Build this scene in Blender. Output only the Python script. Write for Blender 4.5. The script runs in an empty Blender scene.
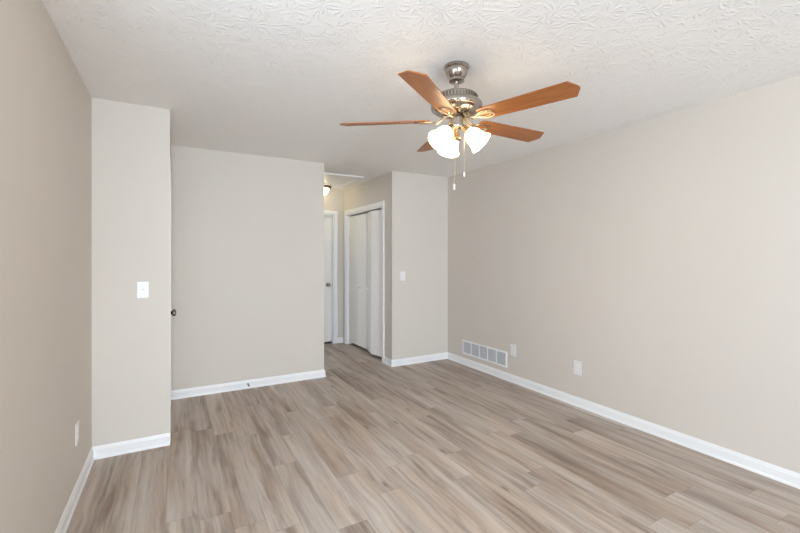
import bpy, bmesh, math, random
from mathutils import Vector, Matrix
random.seed(4)
PI = math.pi
SC = bpy.context.scene
COL = SC.collection

# ---------------------------------------------------------------- camera
cam_data = bpy.data.cameras.new('camera')
cam_data.sensor_width = 36.0
cam_data.lens = 405.1159 / 800 * 36.0
cam_data.shift_y = -(266.5 - 257.43) / 800
cam_data.clip_start = 0.02
cam = bpy.data.objects.new('camera', cam_data)
cam.location = (0, 0, 1.3626)
cam.rotation_euler = (PI / 2, 0, -0.509)
COL.objects.link(cam)
SC.camera = cam

# ---------------------------------------------------------------- light, sky, exposure
SC.view_settings.view_transform = 'Standard'
SC.view_settings.look = 'None'
SC.view_settings.gamma = 1.0
SC.view_settings.use_curve_mapping = False
SC.view_settings.exposure = -0.2
SC.cycles.max_bounces = 16
SC.cycles.diffuse_bounces = 10

world = bpy.data.worlds.new('sky')
SC.world = world
world.use_nodes = True
wn = world.node_tree
bg = wn.nodes['Background']
sky = wn.nodes.new('ShaderNodeTexSky')
sky.sky_type = 'HOSEK_WILKIE'
wn.links.new(sky.outputs[0], bg.inputs[0])
bg.inputs[1].default_value = 1.0

def area(name, loc, rot, sx, sy, power, color):
    d = bpy.data.lights.new(name, 'AREA')
    d.shape = 'RECTANGLE'; d.size = sx; d.size_y = sy
    d.energy = power; d.color = color
    o = bpy.data.objects.new(name, d)
    o.location = loc; o.rotation_euler = rot
    COL.objects.link(o)
    return o
WIN_X0, WIN_X1, WIN_Z0, WIN_Z1 = -0.44, 0.75, 0.10, 2.20      # glazed opening behind the camera
REAR = -6.0
DAY = dict(rear=(428.0, (0.718, 0.864, 1.0)), side=(58.0, (0.74, 0.87, 1.0)), closet_fill=(27.0, (0.84, 0.92, 1.0)))
FAN_GLOW = ((1.0, 0.79, 0.46), 11.0)
BULB = (4.0, (1.0, 0.86, 0.70))
HALL_GLOW = ((1.0, 0.88, 0.55), 10.0)
SIDE_Y0, SIDE_Y1, SIDE_Z0, SIDE_Z1 = -0.60, 1.45, 0.55, 2.10      # unseen left window, added to lift the right wall and ceiling
area('daylight', ((WIN_X0 + WIN_X1) / 2, REAR - 0.005, (WIN_Z0 + WIN_Z1) / 2), (-PI / 2, 0, PI),
     WIN_X1 - WIN_X0 - 0.1, WIN_Z1 - WIN_Z0 - 0.1, *DAY['rear'])
# fill lamp added behind an unseen doorway to brighten the closet doors
area('closet_fill_light', (-1.37, 5.3, 1.35), (-PI / 2, 0, PI / 2), 1.2, 1.3, *DAY['closet_fill'])
area('side_fill', (-0.4895, (SIDE_Y0 + SIDE_Y1) / 2, (SIDE_Z0 + SIDE_Z1) / 2), (-PI / 2, 0, PI / 2),
     SIDE_Y1 - SIDE_Y0 - 0.1, SIDE_Z1 - SIDE_Z0 - 0.1, *DAY['side'])  # fill lamp set in the added left window

# ---------------------------------------------------------------- room measures
H = 2.44
L, R = -0.4845, 3.2291
D = 4.463          # far wall of the room
D3 = 3.399         # wall beside the entry
XC = -0.0250       # side wall of the entry
XE = 1.4984        # end of the far wall, hall side
XL = 2.3762        # closet wall
D4 = 6.105         # end of the hall
T = 0.12

# ---------------------------------------------------------------- materials
class NT:
    def __init__(self, name):
        self.m = bpy.data.materials.new(name)
        self.m.use_nodes = True
        self.t = self.m.node_tree
        self.b = self.t.nodes['Principled BSDF']
    def n(self, typ, **kw):
        x = self.t.nodes.new(typ)
        for k, v in kw.items(): setattr(x, k, v)
        return x
    def link(self, a, b): self.t.links.new(a, b)
    def put(self, sock, v):
        if hasattr(v, 'is_output'): self.link(v, sock)
        else: sock.default_value = v
    def math(self, op, a, b=0.0, c=0.0):
        x = self.n('ShaderNodeMath', operation=op)
        self.put(x.inputs[0], a); self.put(x.inputs[1], b); self.put(x.inputs[2], c)
        return x.outputs[0]
    def vmath(self, op, a, b=(0, 0, 0)):
        x = self.n('ShaderNodeVectorMath', operation=op)
        self.put(x.inputs[0], a); self.put(x.inputs[1], b)
        return x.outputs['Value'] if op in ('LENGTH', 'DOT_PRODUCT') else x.outputs[0]
    def comb(self, x, y, z=0.0):
        c = self.n('ShaderNodeCombineXYZ')
        self.put(c.inputs[0], x); self.put(c.inputs[1], y); self.put(c.inputs[2], z)
        return c.outputs[0]
    def sep(self, v):
        s = self.n('ShaderNodeSeparateXYZ'); self.link(v, s.inputs[0]); return s.outputs
    def obj(self): return self.n('ShaderNodeTexCoord').outputs['Object']
    def noise(self, vec, scale, detail=3.0, rough=0.5):
        x = self.n('ShaderNodeTexNoise')
        self.link(vec, x.inputs['Vector'])
        x.inputs['Scale'].default_value = scale
        x.inputs['Detail'].default_value = detail
        x.inputs['Roughness'].default_value = rough
        return x.outputs['Fac']
    def white(self, vec):
        x = self.n('ShaderNodeTexWhiteNoise', noise_dimensions='3D')
        self.link(vec, x.inputs['Vector'])
        return x.outputs
    def ramp(self, fac, stops):
        x = self.n('ShaderNodeValToRGB')
        e = x.color_ramp.elements
        while len(e) < len(stops): e.new(0.5)
        for k, (p, c) in enumerate(stops):
            e[k].position = p; e[k].color = c if len(c) == 4 else (*c, 1)
        self.put(x.inputs[0], fac)
        return x.outputs[0]
    def mrange(self, v, a, b, c, d, smooth=False):
        x = self.n('ShaderNodeMapRange')
        if smooth: x.interpolation_type = 'SMOOTHSTEP'
        self.put(x.inputs[0], v)
        for k, q in enumerate((a, b, c, d)): x.inputs[k + 1].default_value = q
        return x.outputs[0]
    def mix(self, fac, a, b, mode='MIX'):
        x = self.n('ShaderNodeMix', data_type='RGBA', blend_type=mode)
        self.put(x.inputs[0], fac); self.put(x.inputs[6], a); self.put(x.inputs[7], b)
        return x.outputs[2]
    def bump(self, height, strength, dist):
        x = self.n('ShaderNodeBump')
        self.put(x.inputs['Height'], height)
        x.inputs['Strength'].default_value = strength
        x.inputs['Distance'].default_value = dist
        self.link(x.outputs[0], self.b.inputs['Normal'])
    def base(self, c, rough=0.5, metal=0.0, spec=0.5):
        self.put(self.b.inputs['Base Color'], c if hasattr(c, 'is_output') else (*c, 1))
        self.put(self.b.inputs['Roughness'], rough)
        self.b.inputs['Metallic'].default_value = metal
        self.b.inputs['Specular IOR Level'].default_value = spec
        return self

def srgb(r, g, b):
    f = lambda v: (v / 255 / 12.92) if v <= 10 else ((v / 255 + 0.055) / 1.055) ** 2.4
    return (f(r), f(g), f(b))

def m_wall():
    k = NT('wall_paint')
    co = k.obj()
    n1 = k.noise(co, 1.3, 2)
    k.base(k.mix(n1, (*srgb(209, 201, 192), 1), (*srgb(212, 205, 197), 1)), 0.62, 0, 0.35)
    k.bump(k.noise(co, 260, 2), 0.10, 0.001)
    return k.m

def m_ceiling():
    k = NT('stomped_ceiling_paint')
    co = k.obj()
    s = k.sep(co)
    flat = k.comb(s[0], s[1], 0)
    warp = k.n('ShaderNodeTexNoise'); k.link(flat, warp.inputs['Vector']); warp.inputs['Scale'].default_value = 9
    wv = k.vmath('SUBTRACT', warp.outputs['Color'], (0.5, 0.5, 0.5))
    sc_ = k.n('ShaderNodeVectorMath', operation='SCALE'); k.link(wv, sc_.inputs[0]); sc_.inputs['Scale'].default_value = 0.035
    p = k.vmath('ADD', flat, sc_.outputs[0])
    total = None
    for i, off in enumerate(((0, 0, 0), (3.37, 1.91, 0), (7.71, 5.13, 0))):
        q = k.vmath('ADD', p, off)
        v = k.n('ShaderNodeTexVoronoi', voronoi_dimensions='2D')
        k.link(q, v.inputs['Vector']); v.inputs['Scale'].default_value = 6.0
        d = k.sep(k.vmath('SUBTRACT', q, v.outputs['Position']))
        rad = k.math('SQRT', k.math('ADD', k.math('MULTIPLY', d[0], d[0]), k.math('MULTIPLY', d[1], d[1])))
        ang = k.math('ARCTAN2', d[1], d[0])
        rnd = k.sep(v.outputs['Color'])
        # strokes fan out from each brush stamp and curl a little
        ph = k.math('ADD', k.math('MULTIPLY', ang, 6.0), k.math('MULTIPLY', rnd[0], 6.28))
        ph = k.math('ADD', ph, k.math('MULTIPLY', rad, k.math('MULTIPLY_ADD', rnd[1], 40.0, -20.0)))
        ridge = k.math('POWER', k.math('ABSOLUTE', k.math('SINE', ph)), 6.0)
        ring = k.math('MULTIPLY', k.mrange(rad, 0.008, 0.03, 0, 1, True), k.mrange(rad, 0.055, 0.095, 1, 0, True))
        # each stroke has its own strength
        gate = k.mrange(k.noise(q, 22, 2), 0.42, 0.58, 0, 1, True)
        h = k.math('MULTIPLY', k.math('MULTIPLY', ridge, ring), gate)
        total = h if total is None else k.math('MAXIMUM', total, h)
    fine = k.noise(flat, 55, 3)
    hh = k.math('ADD', total, k.math('MULTIPLY', fine, 0.25))
    k.base(srgb(242, 240, 238), 0.8, 0, 0.2)
    k.bump(hh, 0.5, 0.0066)
    return k.m

def m_floor():
    k = NT('vinyl_plank_floor')
    co = k.obj()
    s = k.sep(co)
    PW, PL = 0.152, 1.22
    u = k.math('DIVIDE', k.math('ADD', s[0], 10.07), PW)
    row = k.math('FLOOR', u)
    fu = k.math('FRACT', u)
    rr = k.white(k.comb(row, 3.3, 0.7))[0]
    v = k.math('ADD', k.math('DIVIDE', k.math('ADD', s[1], 10.0), PL), k.math('MULTIPLY', rr, 1.0))
    idx = k.math('FLOOR', v)
    fv = k.math('FRACT', v)
    pr = k.white(k.comb(row, idx, 1.0))
    pc = k.sep(pr[1])
    # grain, stretched along the plank and shifted for every plank
    gx = k.math('ADD', s[0], k.math('MULTIPLY', pc[0], 37.0))
    gy = k.math('ADD', s[1], k.math('MULTIPLY', pc[1], 53.0))
    wob = k.math('MULTIPLY', k.noise(k.comb(k.math('MULTIPLY', gx, 3.0), k.math('MULTIPLY', gy, 2.2), pc[2]), 1.0, 2), 0.05)
    gxw = k.math('ADD', gx, wob)
    broad = k.noise(k.comb(k.math('MULTIPLY', gxw, 10.0), k.math('MULTIPLY', gy, 0.75), pc[2]), 1.0, 4, 0.6)
    streak = k.noise(k.comb(k.math('MULTIPLY', gxw, 44.0), k.math('MULTIPLY', gy, 1.5), pc[2]), 1.0, 5, 0.6)
    fine = k.noise(k.comb(k.math('MULTIPLY', gxw, 190.0), k.math('MULTIPLY', gy, 7.0), pc[2]), 1.0, 3, 0.6)
    smoke = k.noise(k.comb(k.math('MULTIPLY', gxw, 15.0), k.math('MULTIPLY', gy, 1.5), pc[1]), 1.0, 5, 0.6)
    t = k.math('ADD', k.math('MULTIPLY', broad, 0.62), k.math('MULTIPLY', streak, 0.36))
    t = k.math('ADD', t, k.math('MULTIPLY', fine, 0.14))
    t = k.math('ADD', t, k.math('MULTIPLY_ADD', pr[0], 0.10, -0.10))
    warm = k.ramp(t, [(0.26, srgb(104, 87, 75)), (0.40, srgb(150, 131, 116)), (0.52, srgb(177, 161, 147)),
                      (0.64, srgb(195, 181, 168)), (0.80, srgb(210, 199, 188))])
    cool = k.ramp(t, [(0.26, srgb(114, 101, 93)), (0.40, srgb(154, 140, 130)), (0.52, srgb(180, 169, 160)),
                      (0.64, srgb(197, 188, 180)), (0.80, srgb(212, 204, 198))])
    col = k.mix(k.mrange(k.noise(k.comb(k.math('MULTIPLY', gxw, 8.0), k.math('MULTIPLY', gy, 1.2), pc[0]), 1.0, 2), 0.38, 0.62, 0, 1, True), warm, cool)
    dark = k.mrange(smoke, 0.52, 0.72, 0.0, 0.62, True)
    col = k.mix(dark, col, (*srgb(116, 95, 81), 1))
    # occasional knots
    kv = k.n('ShaderNodeTexVoronoi', voronoi_dimensions='2D')
    k.link(k.comb(k.math('MULTIPLY', gxw, 2.8), k.math('MULTIPLY', gy, 0.9)), kv.inputs['Vector']); kv.inputs['Scale'].default_value = 1.0
    knot = k.mrange(kv.outputs['Distance'], 0.01, 0.05, 0.55, 0.0, True)
    kr = k.sep(kv.outputs['Color'])
    knot = k.math('MULTIPLY', knot, k.math('GREATER_THAN', kr[0], 0.62))
    col = k.mix(knot, col, (*srgb(88, 70, 60), 1))
    # seams
    eu = k.math('MULTIPLY', k.math('MINIMUM', fu, k.math('SUBTRACT', 1.0, fu)), PW)
    ev = k.math('MULTIPLY', k.math('MINIMUM', fv, k.math('SUBTRACT', 1.0, fv)), PL)
    e = k.math('MINIMUM', eu, ev)
    seam = k.mrange(e, 0.0006, 0.0022, 1.0, 0.0, True)
    col = k.mix(k.math('MULTIPLY', seam, 0.28), col, (*srgb(70, 58, 50), 1))
    k.base(col, k.mrange(fine, 0.3, 0.7, 0.42, 0.54), 0, 0.45)
    k.bump(k.math('SUBTRACT', k.math('MULTIPLY', fine, 0.25), seam), 0.25, 0.0012)
    return k.m

def m_blade():
    k = NT('oak_blade_veneer')
    co = k.obj()
    s = k.sep(co)
    g = k.noise(k.comb(k.math('MULTIPLY', s[0], 5.0), k.math('MULTIPLY', s[1], 70.0), s[2]), 1.0, 4, 0.6)
    w = k.noise(k.comb(k.math('MULTIPLY', s[0], 18.0), k.math('MULTIPLY', s[1], 330.0), s[2]), 1.0, 2, 0.5)
    t = k.math('ADD', k.math('MULTIPLY', g, 0.75), k.math('MULTIPLY', w, 0.25))
    col = k.ramp(t, [(0.30, srgb(126, 72, 31)), (0.5, srgb(155, 92, 43)), (0.72, srgb(178, 114, 59))])
    k.base(col, 0.38, 0, 0.5)
    return k.m

def plain(name, c, rough=0.5, metal=0.0, spec=0.5, bump=None):
    k = NT(name).base(c, rough, metal, spec)
    n1 = k.noise(k.obj(), 40, 2)
    k.put(k.b.inputs['Roughness'], k.mrange(n1, 0.3, 0.7, max(rough - 0.03, 0.02), rough + 0.03))
    if bump: k.bump(k.noise(k.obj(), bump[0], 2), bump[1], 0.001)
    return k.m

def glow(name, c, strength, base=(0.9, 0.88, 0.84)):
    k = NT(name).base(base, 0.35)
    k.b.inputs['Emission Color'].default_value = (*c, 1)
    k.b.inputs['Emission Strength'].default_value = strength
    return k.m

WALL = m_wall()
CEIL = m_ceiling()
FLOOR = m_floor()
TRIM = plain('white_gloss_trim', srgb(236, 236, 237), 0.35)
DOORW = plain('white_door_paint', srgb(236, 234, 231), 0.42, bump=(120, 0.05))
PLASTIC = plain('white_plastic', srgb(229, 227, 226), 0.32)
GAP_SHADE = plain('gap_shade', srgb(48, 45, 43), 0.6)
SLOTG = plain('grey_slot', srgb(140, 136, 132), 0.6)
GREY = plain('duct_grey', srgb(78, 80, 84), 0.7)
LOUVRE = plain('grey_enamel', srgb(218, 219, 222), 0.45)
GRILLE = plain('white_enamel', srgb(240, 240, 240), 0.4)
NICKEL = plain('brushed_nickel', srgb(176, 168, 159), 0.2, 1.0)
BRACKET = plain('satin_nickel', srgb(176, 160, 138), 0.36, 1.0)
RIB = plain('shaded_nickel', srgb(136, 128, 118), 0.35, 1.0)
NICKEL_DK = plain('dark_nickel', srgb(78, 70, 62), 0.3, 1.0)
KNOB = plain('aged_nickel', srgb(132, 120, 106), 0.22, 1.0)
BRASS = plain('antique_brass', srgb(120, 100, 60), 0.3, 1.0)
GOLDN = plain('warm_nickel', srgb(214, 190, 150), 0.2, 1.0)
BLADE = m_blade()
RUBBER = plain('grey_rubber', srgb(110, 108, 108), 0.7)
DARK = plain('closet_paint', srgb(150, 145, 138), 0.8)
SHADE = glow('lit_frosted_glass', *FAN_GLOW)
HALLGLASS = glow('lit_alabaster_glass', *HALL_GLOW)
GLASS = NT('window_glass').base((1, 1, 1), 0.0); GLASS.b.inputs['Transmission Weight'].default_value = 1.0; GLASS = GLASS.m

# ---------------------------------------------------------------- mesh helpers
def box(bm, a, b, bevel=0.0, seg=2):
    c = [(x + y) / 2 for x, y in zip(a, b)]
    s = [abs(y - x) for x, y in zip(a, b)]
    r = bmesh.ops.create_cube(bm, size=1.0, matrix=Matrix.Translation(c) @ Matrix.Diagonal((*s, 1)))
    if bevel:
        es = list({e for v in r['verts'] for e in v.link_edges})
        bmesh.ops.bevel(bm, geom=es, offset=bevel, segments=seg, affect='EDGES', profile=0.5)
    return bm

def lathe(bm, prof, n=40, mat=Matrix.Identity(4), cap=True):
    rings = []
    for r, z in prof:
        if r < 1e-6: rings.append([bm.verts.new(mat @ Vector((0, 0, z)))])
        else: rings.append([bm.verts.new(mat @ Vector((r * math.cos(2 * PI * k / n), r * math.sin(2 * PI * k / n), z))) for k in range(n)])
    for a, b in zip(rings, rings[1:]):
        for k in range(n):
            k2 = (k + 1) % n
            if len(a) == 1 and len(b) == 1: continue
            if len(a) == 1: bm.faces.new((a[0], b[k], b[k2]))
            elif len(b) == 1: bm.faces.new((a[k], b[0], a[k2]))
            else: bm.faces.new((a[k], b[k], b[k2], a[k2]))
    if cap:
        for ring in (rings[0], rings[-1]):
            if len(ring) > 1: bm.faces.new(ring)
    bmesh.ops.recalc_face_normals(bm, faces=bm.faces)
    return bm

def tube(bm, pts, r, n=10, closed=False):
    pts = [Vector(p) for p in pts]
    rs = r if isinstance(r, (list, tuple)) else [r] * len(pts)
    N = len(pts); rings = []; up = None
    for i, p in enumerate(pts):
        a = pts[(i - 1) % N] if (closed or i > 0) else pts[i]
        b = pts[(i + 1) % N] if (closed or i < N - 1) else pts[i]
        t = (b - a).normalized()
        if up is None:
            up = t.orthogonal().normalized()
        up = (up - t * up.dot(t)).normalized()
        w = t.cross(up)
        rings.append([bm.verts.new(p + (up * math.cos(2 * PI * k / n) + w * math.sin(2 * PI * k / n)) * rs[i]) for k in range(n)])
    for i in range(N if closed else N - 1):
        a, b = rings[i], rings[(i + 1) % N]
        for k in range(n):
            bm.faces.new((a[k], a[(k + 1) % n], b[(k + 1) % n], b[k]))
    if not closed:
        bm.faces.new(rings[0]); bm.faces.new(rings[-1])
    bmesh.ops.recalc_face_normals(bm, faces=bm.faces)
    return bm

def prism(bm, outline, z0, z1, bevel=0.0):
    lo = [bm.verts.new((x, y, z0)) for x, y in outline]
    hi = [bm.verts.new((x, y, z1)) for x, y in outline]
    n = len(outline)
    bm.faces.new(lo[::-1]); bm.faces.new(hi)
    for k in range(n): bm.faces.new((lo[k], lo[(k + 1) % n], hi[(k + 1) % n], hi[k]))
    bmesh.ops.recalc_face_normals(bm, faces=bm.faces)
    if bevel:
        es = [e for e in bm.edges if abs(e.verts[0].co.z - e.verts[1].co.z) < 1e-7]
        bmesh.ops.bevel(bm, geom=es, offset=bevel, segments=2, affect='EDGES')
    return bm

def obj(name, bm, mat, parent=None, smooth=False, M=None):
    me = bpy.data.meshes.new(name)
    bm.to_mesh(me); bm.free()
    me.materials.append(mat)
    if smooth:
        for p in me.polygons: p.use_smooth = True
        me.set_sharp_from_angle(angle=math.radians(38))
    o = bpy.data.objects.new(name, me)
    COL.objects.link(o)
    if parent: o.parent = parent
    if M is not None: o.matrix_local = M
    return o

def tag(o, label, cat, group=None):
    o['label'] = label; o['category'] = cat
    if group: o['group'] = group
    return o

def thing(name, label, cat, M, group=None):
    o = bpy.data.objects.new(name, None)
    o.empty_display_size = 0.1
    o.matrix_world = M
    COL.objects.link(o)
    return tag(o, label, cat, group)

def struct(name, bm, mat, parent=None, smooth=False):
    o = obj(name, bm, mat, parent, smooth)
    o['kind'] = 'structure'
    return o

def boxes(name, lst, mat, bevel=0.0):
    bm = bmesh.new()
    for a, b in lst: box(bm, a, b, bevel)
    return struct(name, bm, mat)

def copy_tree(o, parent=None):
    c = o.copy(); COL.objects.link(c)
    if parent: c.parent = parent
    for ch in list(o.children): copy_tree(ch, c)
    return c

def frame_at(p, normal):
    """Matrix whose local +Z points out of the wall (along normal) and local +Y points up."""
    z = Vector(normal).normalized(); y = Vector((0, 0, 1)); x = y.cross(z)
    return Matrix(((x.x, y.x, z.x, p[0]), (x.y, y.y, z.y, p[1]), (x.z, y.z, z.z, p[2]), (0, 0, 0, 1)))

# ---------------------------------------------------------------- setting: shell
boxes('floor', [((L - 0.9, REAR - T, -0.1), (R + T, D4 + 0.9, 0.0))], FLOOR)
boxes('ceiling', [((L - 0.9, REAR - T, H), (R + T, D4 + 0.9, H + 0.1))], CEIL)
boxes('wall_left', [((L - T, REAR - T, 0), (L, SIDE_Y0, H)), ((L - T, SIDE_Y1, 0), (L, D3 + T, H)),
                    ((L - T, SIDE_Y0, 0), (L, SIDE_Y1, SIDE_Z0)), ((L - T, SIDE_Y0, SIDE_Z1), (L, SIDE_Y1, H))], WALL)
boxes('wall_right', [((R, REAR - T, 0), (R + T, D4 + 0.9, H))], WALL)
# short wall beside the entry door, with its switch
boxes('wall_front', [((L, D3, 0), (XC - T, D3 + T, H))], WALL)
# entry side wall with the door opening
ED0, ED1, EDH = 3.487, 4.30, 2.035
boxes('wall_entry', [((XC - T, D3, 0), (XC, ED0, H)), ((XC - T, ED1, 0), (XC, D, H)), ((XC - T, ED0, EDH), (XC, ED1, H))], WALL)
boxes('wall_back', [((L - 0.8, D, 0), (XE, D + T, H))], WALL)
boxes('wall_hall', [((XE - T, D + T, 0), (XE, 4.75, H)), ((XE - T, 5.60, 0), (XE, D4 + 0.9, H)), ((XE - T, 4.75, 2.035), (XE, 5.60, H))], WALL)  # hidden doorway added to let the fill lamp reach the closet
boxes('wall_added_room', [((L - 0.9, D + T, 0), (L - 0.9 + T * 0.1, 4.6, H)), ((L - 0.9, 6.0, 0), (L - 0.9 + T * 0.1, D4 + 0.9, H)),
                        ((L - 0.9, 4.6, 0), (L - 0.9 + T * 0.1, 6.0, 0.65)), ((L - 0.9, 4.6, 2.05), (L - 0.9 + T * 0.1, 6.0, H)),
                        ((L - 0.9, D4 + 0.8, 0), (XE - T, D4 + 0.9, H))], WALL)  # unseen room added around the closet fill lamp
boxes('wall_corner', [((XL, D, 0), (R, D + T, H))], WALL)
CL0, CL1, CLH = 4.732, 5.99, 2.035
boxes('wall_closet', [((XL, D + T, 0), (XL + T, CL0, H)), ((XL, CL1, 0), (XL + T, D4, H)), ((XL, CL0, CLH), (XL + T, CL1, H))], WALL)
HD0, HD1, HDH = 1.52, 2.205, 2.035
boxes('wall_end', [((HD1, D4, 0), (XL + T, D4 + T, H)), ((XE, D4, HDH), (HD1, D4 + T, H))], WALL)
boxes('wall_entry_closet', [((L - 0.9, D3, 0), (L - 0.8, D + T, H))], DARK)
# closet interior
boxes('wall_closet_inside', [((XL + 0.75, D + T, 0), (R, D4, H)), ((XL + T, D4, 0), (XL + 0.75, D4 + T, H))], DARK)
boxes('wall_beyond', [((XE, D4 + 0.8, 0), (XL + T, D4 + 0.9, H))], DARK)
# wall behind the camera with a wide glazed opening
boxes('wall_rear', [((L, REAR - T, 0), (WIN_X0, REAR, H)), ((WIN_X1, REAR - T, 0), (R, REAR, H)),
                    ((WIN_X0, REAR - T, WIN_Z1), (WIN_X1, REAR, H)), ((WIN_X0, REAR - T, 0), (WIN_X1, REAR, WIN_Z0))], WALL)
wf = []
for x in (WIN_X0, (WIN_X0 + WIN_X1) / 2 - 0.025, WIN_X1 - 0.05): wf.append(((x, REAR - 0.09, WIN_Z0), (x + 0.05, REAR - 0.03, WIN_Z1)))
for z in (WIN_Z0, WIN_Z1 - 0.05): wf.append(((WIN_X0 + 0.05, REAR - 0.085, z), (WIN_X1 - 0.05, REAR - 0.035, z + 0.05)))
w1 = boxes('window_1', wf, TRIM)
boxes('window_glass', [((WIN_X0 + 0.05, REAR - 0.064, WIN_Z0 + 0.05), (WIN_X1 - 0.05, REAR - 0.058, WIN_Z1 - 0.05))], GLASS).parent = w1

wf = []
for y in (SIDE_Y0, (SIDE_Y0 + SIDE_Y1) / 2 - 0.025, SIDE_Y1 - 0.05): wf.append(((L - 0.09, y, SIDE_Z0), (L - 0.03, y + 0.05, SIDE_Z1)))
for z in (SIDE_Z0, SIDE_Z1 - 0.05): wf.append(((L - 0.085, SIDE_Y0 + 0.05, z), (L - 0.035, SIDE_Y1 - 0.05, z + 0.05)))
w2 = boxes('window_added', wf, TRIM)  # frame of the added, unseen left window
boxes('window_glass', [((L - 0.064, SIDE_Y0 + 0.05, SIDE_Z0 + 0.05), (L - 0.058, SIDE_Y1 - 0.05, SIDE_Z1 - 0.05))], GLASS).parent = w2

# ---------------------------------------------------------------- setting: baseboards
BP = [(0, 0), (0.0180, 0), (0.0180, 0.005), (0.0165, 0.012), (0.0125, 0.0165), (0.0115, 0.0185), (0.0115, 0.062), (0.009, 0.066), (0.0085, 0.070), (0.0055, 0.078), (0.004, 0.0835), (0, 0.0845)]
def baseboard(name, p, q, nrm, e0=0, e1=0):
    """run p->q, nrm = into the room; e = -1 inner mitre, +1 outer mitre, 0 square"""
    p = Vector((*p, 0)); q = Vector((*q, 0)); n = Vector((*nrm, 0)); d = (q - p).normalized()
    bm = bmesh.new()
    a = [bm.verts.new(p + n * t + Vector((0, 0, z)) - d * t * e0) for t, z in BP]
    b = [bm.verts.new(q + n * t + Vector((0, 0, z)) + d * t * e1) for t, z in BP]
    for k in range(len(BP)):
        k2 = (k + 1) % len(BP); bm.faces.new((a[k], a[k2], b[k2], b[k]))
    bm.faces.new(a); bm.faces.new(b)
    bmesh.ops.recalc_face_normals(bm, faces=bm.faces)
    return struct(name, bm, TRIM)
baseboard('baseboard_left', (L, REAR), (L, D3), (1, 0), -1, -1)
baseboard('baseboard_front', (L, D3), (XC, D3), (0, -1), -1, 0)
baseboard('baseboard_back', (XC, D), (XE, D), (0, -1), 0, 1)
baseboard('baseboard_hall', (XE, D), (XE, D4), (1, 0), 1, -1)
baseboard('baseboard_closet', (XL, D), (XL, CL0 - 0.058), (-1, 0), 1, 0)
baseboard('baseboard_corner', (XL, D), (R, D), (0, -1), 1, -1)
baseboard('baseboard_right', (R, D), (R, REAR), (-1, 0), -1, -1)
baseboard('baseboard_end', (HD1 + 0.062, D4), (XL, D4), (0, -1), 0, -1)
baseboard('baseboard_rear', (L, REAR), (R, REAR), (0, 1), -1, -1)

# ---------------------------------------------------------------- setting: casings (door trim)
CP = [(0, 0), (0, 0.009), (0.006, 0.0125), (0.020, 0.0125), (0.030, 0.016), (0.052, 0.017), (0.057, 0.013), (0.057, 0)]   # (distance from opening, projection)
def casing(name, o, along, nrm, w, h, off=0.005, legs=(True, True), jamb=0.12, scale=1.0):
    """o = lower corner of the opening, along = direction of its width, nrm = out of the wall"""
    o = Vector((*o, 0)); a = Vector((*along, 0)); n = Vector((*nrm, 0)); up = Vector((0, 0, 1))
    bm = bmesh.new()
    path = []
    for t, pr in CP:
        t = t + off; pr = pr * scale
        path.append([o - a * t + n * pr, o - a * t + up * (h + t) + n * pr, o + a * (w + t) + up * (h + t) + n * pr, o + a * (w + t) + n * pr])
    V = [[bm.verts.new(v) for v in row] for row in path]
    m = len(V)
    for k in range(m):
        for j in range(3):
            if (j == 0 and not legs[0]) or (j == 2 and not legs[1]): continue
            bm.faces.new((V[k][j], V[k][j + 1], V[(k + 1) % m][j + 1], V[(k + 1) % m][j]))
    if legs[0]: bm.faces.new([r[0] for r in V])
    if legs[1]: bm.faces.new([r[3] for r in V])
    # jamb boards lining the opening
    def jb(u0, u1, z0, z1):
        p = o + a * u0 + up * z0 + n * 0.003 * min(scale, 0.5); q = o + a * u1 + up * z1 - n * (jamb + 0.003)
        box(bm, tuple(min(x, y) for x, y in zip(p, q)), tuple(max(x, y) for x, y in zip(p, q)))
    if legs[0]: jb(0, 0.016, 0, h)
    if legs[1]: jb(w - 0.016, w, 0, h)
    jb(0.016, w - 0.016, h - 0.016, h)
    bmesh.ops.recalc_face_normals(bm, faces=bm.faces)
    return struct(name, bm, TRIM)
casing('trim_1', (XC, ED0), (0, 1), (1, 0), ED1 - ED0, EDH, scale=0.2)
casing('trim_2', (XL, CL0), (0, 1), (-1, 0), CL1 - CL0, CLH)
casing('trim_3', (HD0, D4), (1, 0), (0, -1), HD1 - HD0, HDH, legs=(False, True))

def door_knob(name, parent, M, mat, rose=0.031, reach=0.055, ball=0.027):
    """round knob: rose on the door face, neck and ball along local +Z"""
    bm = bmesh.new()
    lathe(bm, [(rose, 0), (rose, 0.003), (rose * 0.86, 0.008), (0.013, 0.011), (0.011, 0.024), (0.014, reach - 0.030),
               (ball * 0.86, reach - 0.024), (ball, reach - 0.012), (ball * 0.93, reach - 0.003), (ball * 0.6, reach + 0.002), (0, reach + 0.003)], 28)
    return obj(name, bm, mat, parent, True, M)

# entry door, closed, its face in the side wall
d1 = boxes('door_1', [((XC - 0.052, ED0 + 0.019, 0.012), (XC - 0.017, ED1 - 0.019, EDH - 0.019))], DOORW, 0.0015)
kn = door_knob('door_knob', d1, frame_at((XC - 0.018, ED0 + 0.080, 0.938), (1, 0, 0)), KNOB, reach=0.056, ball=0.028)
# hall end door
d2 = boxes('door_2', [((HD0, D4 + 0.030, 0.034), (HD1 - 0.019, D4 + 0.065, HDH - 0.019))], DOORW, 0.0015)
door_knob('door_knob', d2, frame_at((2.122, D4 + 0.030, 0.932), (0, -1, 0)), KNOB, reach=0.060)
boxes('gap_shade_strip', [((HD0, D4 + 0.067, 0), (HD1, D4 + 0.11, 0.012))], GAP_SHADE)      # dark strip standing in for shade in the gap under the door

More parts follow.
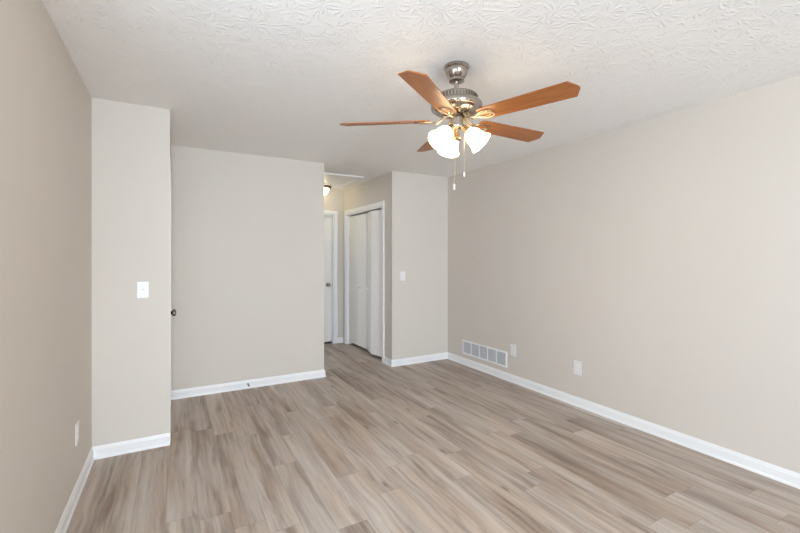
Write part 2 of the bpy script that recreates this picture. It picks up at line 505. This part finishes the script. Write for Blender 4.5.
# ---------------------------------------------------------------- bifold closet doors
def bifold(label, pts, knob_leaf, knob_at):
    root = thing('bifold_door', label, 'door', Matrix.Translation((pts[1][0], pts[1][1], 0.0)), 'bifold closet doors')
    for k in range(2):
        a = Vector((*pts[k], 0)); b = Vector((*pts[k + 1], 0)); e = (b - a); ln = e.length; e.normalize()
        nrm = Vector((0, 0, 1)).cross(e)
        if nrm.x > 0: nrm = -nrm
        x = e; y = Vector((0, 0, 1)); z = nrm
        if x.cross(y).dot(z) < 0:
            a, b = b, a; x = -x
        M = Matrix(((x.x, y.x, z.x, a.x), (x.y, y.y, z.y, a.y), (0, 1, 0, 0.040), (0, 0, 0, 1)))
        bm = bmesh.new()
        box(bm, (0.0015, 0, -0.028), (ln - 0.0015, 1.960, 0), 0.0015)
        leaf = obj('leaf', bm, DOORW, root)
        leaf.matrix_local = root.matrix_world.inverted() @ M
        if k == knob_leaf:
            bm = bmesh.new()
            lathe(bm, [(0.008, 0), (0.008, 0.010), (0.016, 0.016), (0.020, 0.023), (0.018, 0.029), (0.009, 0.033), (0, 0.0335)], 20)
            u = (Vector((*knob_at, 0)) - a).dot(x)
            kb = obj('knob', bm, PLASTIC, leaf, True, Matrix.Translation((u, 0.883, 0)))
    return root
bifold('white closet bifold door standing nearly flat, beside the hall end door',
       [(XL + 0.036, CL1 - 0.02), (XL + 0.038, 5.655), (XL + 0.052, 5.340)], 1, (XL + 0.04, 5.55))
bifold('white closet bifold door folded slightly open, beside the short wall with a switch',
       [(XL + 0.040, CL0 + 0.02), (XL - 0.014, 5.052), (XL + 0.054, 5.330)], 1, (XL + 0.02, 5.215))

# ---------------------------------------------------------------- attic hatch and hall lamp
hx0, hx1, hy0, hy1 = 1.60, 2.205, 4.945, 5.685
ah = thing('attic_hatch', 'attic access hatch with narrow white frame in the hall ceiling', 'hatch', Matrix.Translation(((hx0 + hx1) / 2, (hy0 + hy1) / 2, H)))
bm = bmesh.new()
cx, cy = (hx0 + hx1) / 2, (hy0 + hy1) / 2; a, b = (hx1 - hx0) / 2, (hy1 - hy0) / 2; w = 0.032
for p, q in (((-a, -b), (a, -b + w)), ((-a, b - w), (a, b)), ((-a, -b + w), (-a + w, b - w)), ((a - w, -b + w), (a, b - w))):
    box(bm, (p[0], p[1], -0.020), (q[0], q[1], 0.0))
obj('hatch_frame', bm, TRIM, ah)
bm = bmesh.new(); box(bm, (-a + w, -b + w, -0.007), (a - w, b - w, 0.0))
obj('hatch_panel', bm, DOORW, ah)

hl = thing('flush_ceiling_lamp', 'lit flush ceiling lamp with brass rim and frosted glass in the hall', 'lamp', Matrix.Translation((1.925, 5.87, H)))
bm = bmesh.new()
lathe(bm, [(0.105, 0), (0.140, -0.005), (0.152, -0.018), (0.152, -0.032), (0.140, -0.042), (0.118, -0.046)], 40)
obj('rim', bm, BRASS, hl, True)
bm = bmesh.new()
lathe(bm, [(0.114, -0.042), (0.116, -0.052), (0.108, -0.080), (0.090, -0.112), (0.064, -0.140), (0.034, -0.158), (0.012, -0.163), (0, -0.163)], 40)
obj('lamp_shade', bm, HALLGLASS, hl, True)
bm = bmesh.new()
lathe(bm, [(0.010, -0.160), (0.012, -0.168), (0.008, -0.178), (0, -0.181)], 16)
obj('finial', bm, BRASS, hl, True)

# ---------------------------------------------------------------- switches and outlets
def plate_mesh(w, h, t=0.006):
    bm = bmesh.new(); box(bm, (-w / 2, -h / 2, 0), (w / 2, h / 2, t), 0.0022, 2); return bm
def screws(parent, ys, z):
    for y in ys:
        bm = bmesh.new(); lathe(bm, [(0.0032, 0), (0.0030, 0.0010), (0.0018, 0.0015), (0, 0.0016)], 12)
        obj('screw', bm, PLASTIC, parent, True, Matrix.Translation((0, y, z)))
def light_switch(label, p, nrm, w=0.072, h=0.115):
    t = thing('light_switch', label, 'switch', frame_at(p, nrm), 'toggle switches')
    pl = obj('wall_plate', plate_mesh(w, h), PLASTIC, t)
    bm = bmesh.new(); box(bm, (-0.0055, -0.0125, 0.006), (0.0055, 0.0125, 0.0068))
    obj('slot_frame', bm, GRILLE, pl)
    bm = bmesh.new(); box(bm, (-0.004, -0.005, 0.005), (0.004, 0.005, 0.020), 0.0012)
    obj('toggle', bm, PLASTIC, t, False, Matrix.Rotation(math.radians(-28), 4, 'X'))
    screws(pl, (-0.030, 0.030), 0.006)
    return t
def outlet(label, p, nrm, w=0.074, h=0.122):
    t = thing('wall_outlet', label, 'outlet', frame_at(p, nrm), 'duplex wall outlets')
    pl = obj('wall_plate', plate_mesh(w, h), PLASTIC, t)
    for s in (-1, 1):
        bm = bmesh.new()
        out = [(0.0165 * math.cos(k * PI / 12), max(-0.0125, min(0.0125, 0.0165 * math.sin(k * PI / 12)))) for k in range(24)]
        prism(bm, out, 0.006, 0.0078)
        f = obj('receptacle', bm, GRILLE, t, False, Matrix.Translation((0, s * 0.0195, 0)))
        bm = bmesh.new()
        box(bm, (-0.0075, -0.001, 0.0076), (-0.0055, 0.007, 0.0081)); box(bm, (0.0055, 0.0, 0.0076), (0.0075, 0.007, 0.0081))
        lathe(bm, [(0.0024, 0.0076), (0.0024, 0.0081)], 10, Matrix.Translation((0, -0.0065, 0)))
        obj('slots', bm, SLOTG, f)
    screws(pl, (0.0,), 0.006)
    return t
light_switch('white toggle switch plate on the bright wall beside the entry door', (-0.1925, D3, 1.133), (0, -1, 0))
light_switch('white toggle switch plate on the short wall beside the closet', (2.5295, D, 1.1265), (0, -1, 0))
outlet('white outlet plate low on the dim wall opposite the vent grille', (L, 2.912, 0.362), (1, 0, 0))
outlet('white outlet plate low on the wall, right next to the vent grille', (R, 3.254, 0.351), (-1, 0, 0), 0.080, 0.126)
outlet('white outlet plate low on the vent wall, farther away from the vent grille', (R, 2.445, 0.351), (-1, 0, 0), 0.082, 0.128)

# ---------------------------------------------------------------- return air grille
vg = thing('vent_grille', 'long white return air grille of five bays above the baseboard', 'vent', frame_at((R, (3.345 + 4.133) / 2, 0.226), (-1, 0, 0)))
W2, H2 = 0.394, 0.0875
bm = bmesh.new()
fr = 0.017
for p, q in (((-W2, -H2), (W2, -H2 + fr)), ((-W2, H2 - fr), (W2, H2)), ((-W2, -H2 + fr), (-W2 + fr, H2 - fr)), ((W2 - fr, -H2 + fr), (W2, H2 - fr))):
    box(bm, (p[0], p[1], 0), (q[0], q[1], 0.008))
obj('grille_frame', bm, GRILLE, vg)
bm = bmesh.new(); box(bm, (-W2 + fr, -H2 + fr, 0.0003), (W2 - fr, H2 - fr, 0.001))
obj('backing', bm, GREY, vg)
bay = (2 * W2 - 2 * fr) / 5
for k in range(1, 5):
    x = -W2 + fr + bay * k
    bm = bmesh.new(); box(bm, (x - 0.008, -H2 + fr, 0.001), (x + 0.008, H2 - fr, 0.0075))
    obj('divider', bm, GRILLE, vg)
for k in range(5):
    x0 = -W2 + fr + bay * k + (0.008 if k else 0); x1 = -W2 + fr + bay * (k + 1) - (0.008 if k < 4 else 0)
    bm = bmesh.new()
    ns = 18
    for j in range(ns):
        x = x0 + (x1 - x0) * (j + 0.5) / ns
        box(bm, (x - 0.0011, -H2 + fr, 0.001), (x + 0.0011, H2 - fr, 0.0048))
    obj('louvre_bay', bm, LOUVRE, vg)

# ---------------------------------------------------------------- door stop on the far baseboard
ds = thing('door_stop', 'small spring door stop screwed to the far baseboard', 'door stop', frame_at((0.672, D - 0.0115, 0.046), (0, -1, 0)))
bm = bmesh.new(); lathe(bm, [(0.009, 0), (0.009, 0.004), (0.006, 0.008)], 16); obj('base', bm, KNOB, ds, True)
bm = bmesh.new()
tube(bm, [(0.005 * math.cos(k * 0.7), 0.005 * math.sin(k * 0.7), 0.006 + 0.055 * k / 120) for k in range(121)], 0.0012, 6)
obj('spring', bm, KNOB, ds, True)
bm = bmesh.new(); lathe(bm, [(0.006, 0.060), (0.008, 0.063), (0.008, 0.074), (0.006, 0.077), (0, 0.0775)], 16); obj('rubber_tip', bm, RUBBER, ds, True)

# ---------------------------------------------------------------- ceiling fan
FX, FY = 1.390, 1.838
fan = thing('ceiling_fan', 'five blade ceiling fan with brushed nickel motor, wood blades and three lit glass shades', 'ceiling fan',
            Matrix.Translation((FX, FY, H)))
Z = lambda z: z - H
bm = bmesh.new()
lathe(bm, [(0.058, 0), (0.069, Z(2.438)), (0.071, Z(2.432)), (0.071, Z(2.424)), (0.067, Z(2.419)), (0.063, Z(2.417)), (0.063, Z(2.404)), (0.060, Z(2.394)), (0.053, Z(2.380)), (0.044, Z(2.370)), (0.040, Z(2.366)), (0.043, Z(2.363)), (0.043, Z(2.353)), (0.034, Z(2.349)), (0.016, Z(2.348))], 44)
obj('canopy', bm, NICKEL, fan, True)
bm = bmesh.new(); lathe(bm, [(0.0135, Z(2.356)), (0.0135, Z(2.290)), (0.020, Z(2.286)), (0.022, Z(2.276)), (0.022, Z(2.262))], 24)
obj('downrod', bm, NICKEL, fan, True)
bm = bmesh.new()
lathe(bm, [(0.030, Z(2.274)), (0.100, Z(2.274)), (0.112, Z(2.271)), (0.117, Z(2.266)), (0.117, Z(2.236)), (0.121, Z(2.232)), (0.136, Z(2.229)), (0.142, Z(2.224)), (0.144, Z(2.217)), (0.144, Z(2.202)), (0.140, Z(2.195)),
           (0.133, Z(2.193)), (0.130, Z(2.188)), (0.118, Z(2.178)), (0.092, Z(2.169)), (0.060, Z(2.165)), (0.050, Z(2.161)), (0.02, Z(2.161))], 64)
mh = obj('motor_housing', bm, NICKEL, fan, True)
bm = bmesh.new()
for k in range(40):
    M = Matrix.Rotation(2 * PI * k / 40, 4, 'Z')
    bmesh.ops.create_cube(bm, size=1.0, matrix=M @ Matrix.Translation((0.1175, 0, Z(2.251))) @ Matrix.Diagonal((0.005, 0.0075, 0.022, 1)))
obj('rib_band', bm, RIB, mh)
bm = bmesh.new()
lathe(bm, [(0.046, Z(2.163)), (0.046, Z(2.150)), (0.040, Z(2.147))], 36)
obj('collar', bm, NICKEL_DK, fan, True)
bm = bmesh.new()
lathe(bm, [(0.030, Z(2.149)), (0.0365, Z(2.147)), (0.0365, Z(2.106)), (0.041, Z(2.104)), (0.042, Z(2.098)), (0.038, Z(2.090)), (0.022, Z(2.084)), (0.008, Z(2.082))], 36)
obj('switch_housing', bm, NICKEL, fan, True)
bm = bmesh.new()
lathe(bm, [(0.008, Z(2.084)), (0.011, Z(2.078)), (0.0125, Z(2.068)), (0.0145, Z(2.056)), (0.020, Z(2.044)), (0.0265, Z(2.034)), (0.0265, Z(2.027)), (0.020, Z(2.022)), (0, Z(2.020))], 28)
obj('finial', bm, GOLDN, fan, True)

# blades and their irons
PITCH = math.radians(-12)
def blade_outline():
    up = [(0.150, 0.040), (0.158, 0.050), (0.180, 0.0545), (0.30, 0.0585), (0.45, 0.0625), (0.630, 0.0665), (0.637, 0.0665), (0.668, 0.012), (0.671, 0.0)]
    return [(r, -t) for r, t in up] + [(r, t) for r, t in reversed(up[:-1])]
bm = bmesh.new(); prism(bm, blade_outline(), -0.003, 0.003, 0.001)
blade0 = obj('blade', bm, BLADE, fan)
# iron: in blade space, below the blade
def loop(cx, a, b, n=28, z=0.0):
    return [(cx + a * math.cos(2 * PI * k / n), b * math.sin(2 * PI * k / n) * (1 + 0.25 * math.cos(2 * PI * k / n)), z) for k in range(n)]
bm = bmesh.new()
zi = -0.0075
tube(bm, loop(0.182, 0.052, 0.034, z=zi), 0.0030, 8, True)
tube(bm, loop(0.176, 0.042, 0.017, z=zi), 0.0024, 8, True)
tube(bm, [(0.126, 0, zi), (0.130, 0, zi), (0.136, 0, zi)], 0.0030, 8)
for q in (0.205, 0.160):
    for s in (-1, 1): lathe(bm, [(0.0042, -0.011), (0.0042, -0.003)], 12, Matrix.Translation((q, s * 0.026, 0)))
lathe(bm, [(0.0045, -0.0115), (0.0045, -0.003)], 12, Matrix.Translation((0.226, 0, 0)))
iron0 = obj('blade_bracket', bm, BRACKET, blade0, True)
bm = bmesh.new()
for s in (-1, 1):
    tube(bm, [(0.060, s * 0.010, 0.022), (0.075, s * 0.013, 0.014), (0.090, s * 0.013, 0.000), (0.106, s * 0.010, -0.010), (0.122, s * 0.006, -0.010), (0.134, s * 0.003, zi)], [0.006, 0.0058, 0.0055, 0.005, 0.0048, 0.0045], 8)
box(bm, (0.050, -0.018, 0.018), (0.074, 0.018, 0.025), 0.002)
arm0 = obj('bracket_arm', bm, BRACKET, iron0, True)
for k, deg in enumerate((-144, -71.5, 0.5, 145, 73)):
    o = blade0 if k == 0 else copy_tree(blade0, fan)
    o.matrix_local = Matrix.Translation((0, 0, Z(2.133))) @ Matrix.Rotation(math.radians(deg), 4, 'Z') @ Matrix.Rotation(PITCH, 4, 'X')

# light kit: three sockets with bell shades
# directions: camera right vector is (cos yaw, -sin yaw); phi counts from it towards the far side
cy_, sy_ = math.cos(0.509), math.sin(0.509)
bm = bmesh.new()
SP = [(0.021, 0.0), (0.029, 0.006), (0.039, 0.018), (0.046, 0.034), (0.049, 0.052), (0.051, 0.070), (0.056, 0.087), (0.064, 0.101), (0.067, 0.106)]
prof = SP + [(r - 0.003, z - 0.0005) for r, z in reversed(SP)]
lathe(bm, prof, 40, cap=False)
shade0 = obj('lamp_shade', bm, SHADE, fan, True)
bm = bmesh.new()
lathe(bm, [(0.011, -0.042), (0.015, -0.034), (0.019, -0.012), (0.024, -0.004), (0.0255, 0.004), (0.023, 0.008)], 28)
sock0 = obj('socket_cup', bm, GOLDN, shade0, True)
bm = bmesh.new()
lathe(bm, [(0.010, 0.006), (0.012, 0.016), (0.017, 0.026), (0.018, 0.034), (0.014, 0.042), (0.006, 0.046), (0, 0.0465)], 24)
obj('bulb', bm, SHADE, shade0, True)
for k, phi in enumerate((103, 219, 341)):
    o = shade0 if k == 0 else copy_tree(shade0, fan)
    p = math.radians(phi)
    du = (cy_ * math.cos(p) + sy_ * math.sin(p), -sy_ * math.cos(p) + cy_ * math.sin(p))
    ax = Vector((du[0], du[1], -1.0)).normalized()
    z = ax; x = Vector((0, 0, 1)).cross(z).normalized(); y = z.cross(x)
    pos = Vector((du[0] * 0.064, du[1] * 0.064, Z(2.068)))
    o.matrix_local = Matrix(((x.x, y.x, z.x, pos.x), (x.y, y.y, z.y, pos.y), (x.z, y.z, z.z, pos.z), (0, 0, 0, 1)))

    ld = bpy.data.lights.new('bulb_light', 'POINT')
    ld.energy = BULB[0]; ld.color = BULB[1]; ld.shadow_soft_size = 0.022
    lo = bpy.data.objects.new('bulb_light', ld)
    lo.location = (0, 0, 0.070); lo.parent = o
    COL.objects.link(lo)

# pull chains
def chain(u, d, z0, z1, fob):
    x = cy_ * u + sy_ * d; y = -sy_ * u + cy_ * d
    bm = bmesh.new()
    tube(bm, [(x * 0.8, y * 0.8, Z(2.10)), (x, y, Z(2.095)), (x, y, Z(2.06)), (x, y, Z(z1 + 0.02))], 0.0014, 6)
    c = obj('pull_chain', bm, GOLDN, fan, True)
    bm = bmesh.new()
    lathe(bm, [(0.0018, Z(z1 + fob)), (0.0042, Z(z1 + fob - 0.006)), (0.0050, Z(z1 + 0.008)), (0.0035, Z(z1)), (0, Z(z1))], 12, Matrix.Translation((x, y, 0)))
    obj('fob', bm, PLASTIC, c, True)
chain(-0.017, -0.036, 2.1, 1.738, 0.032)
chain(0.044, 0.004, 2.1, 1.818, 0.026)
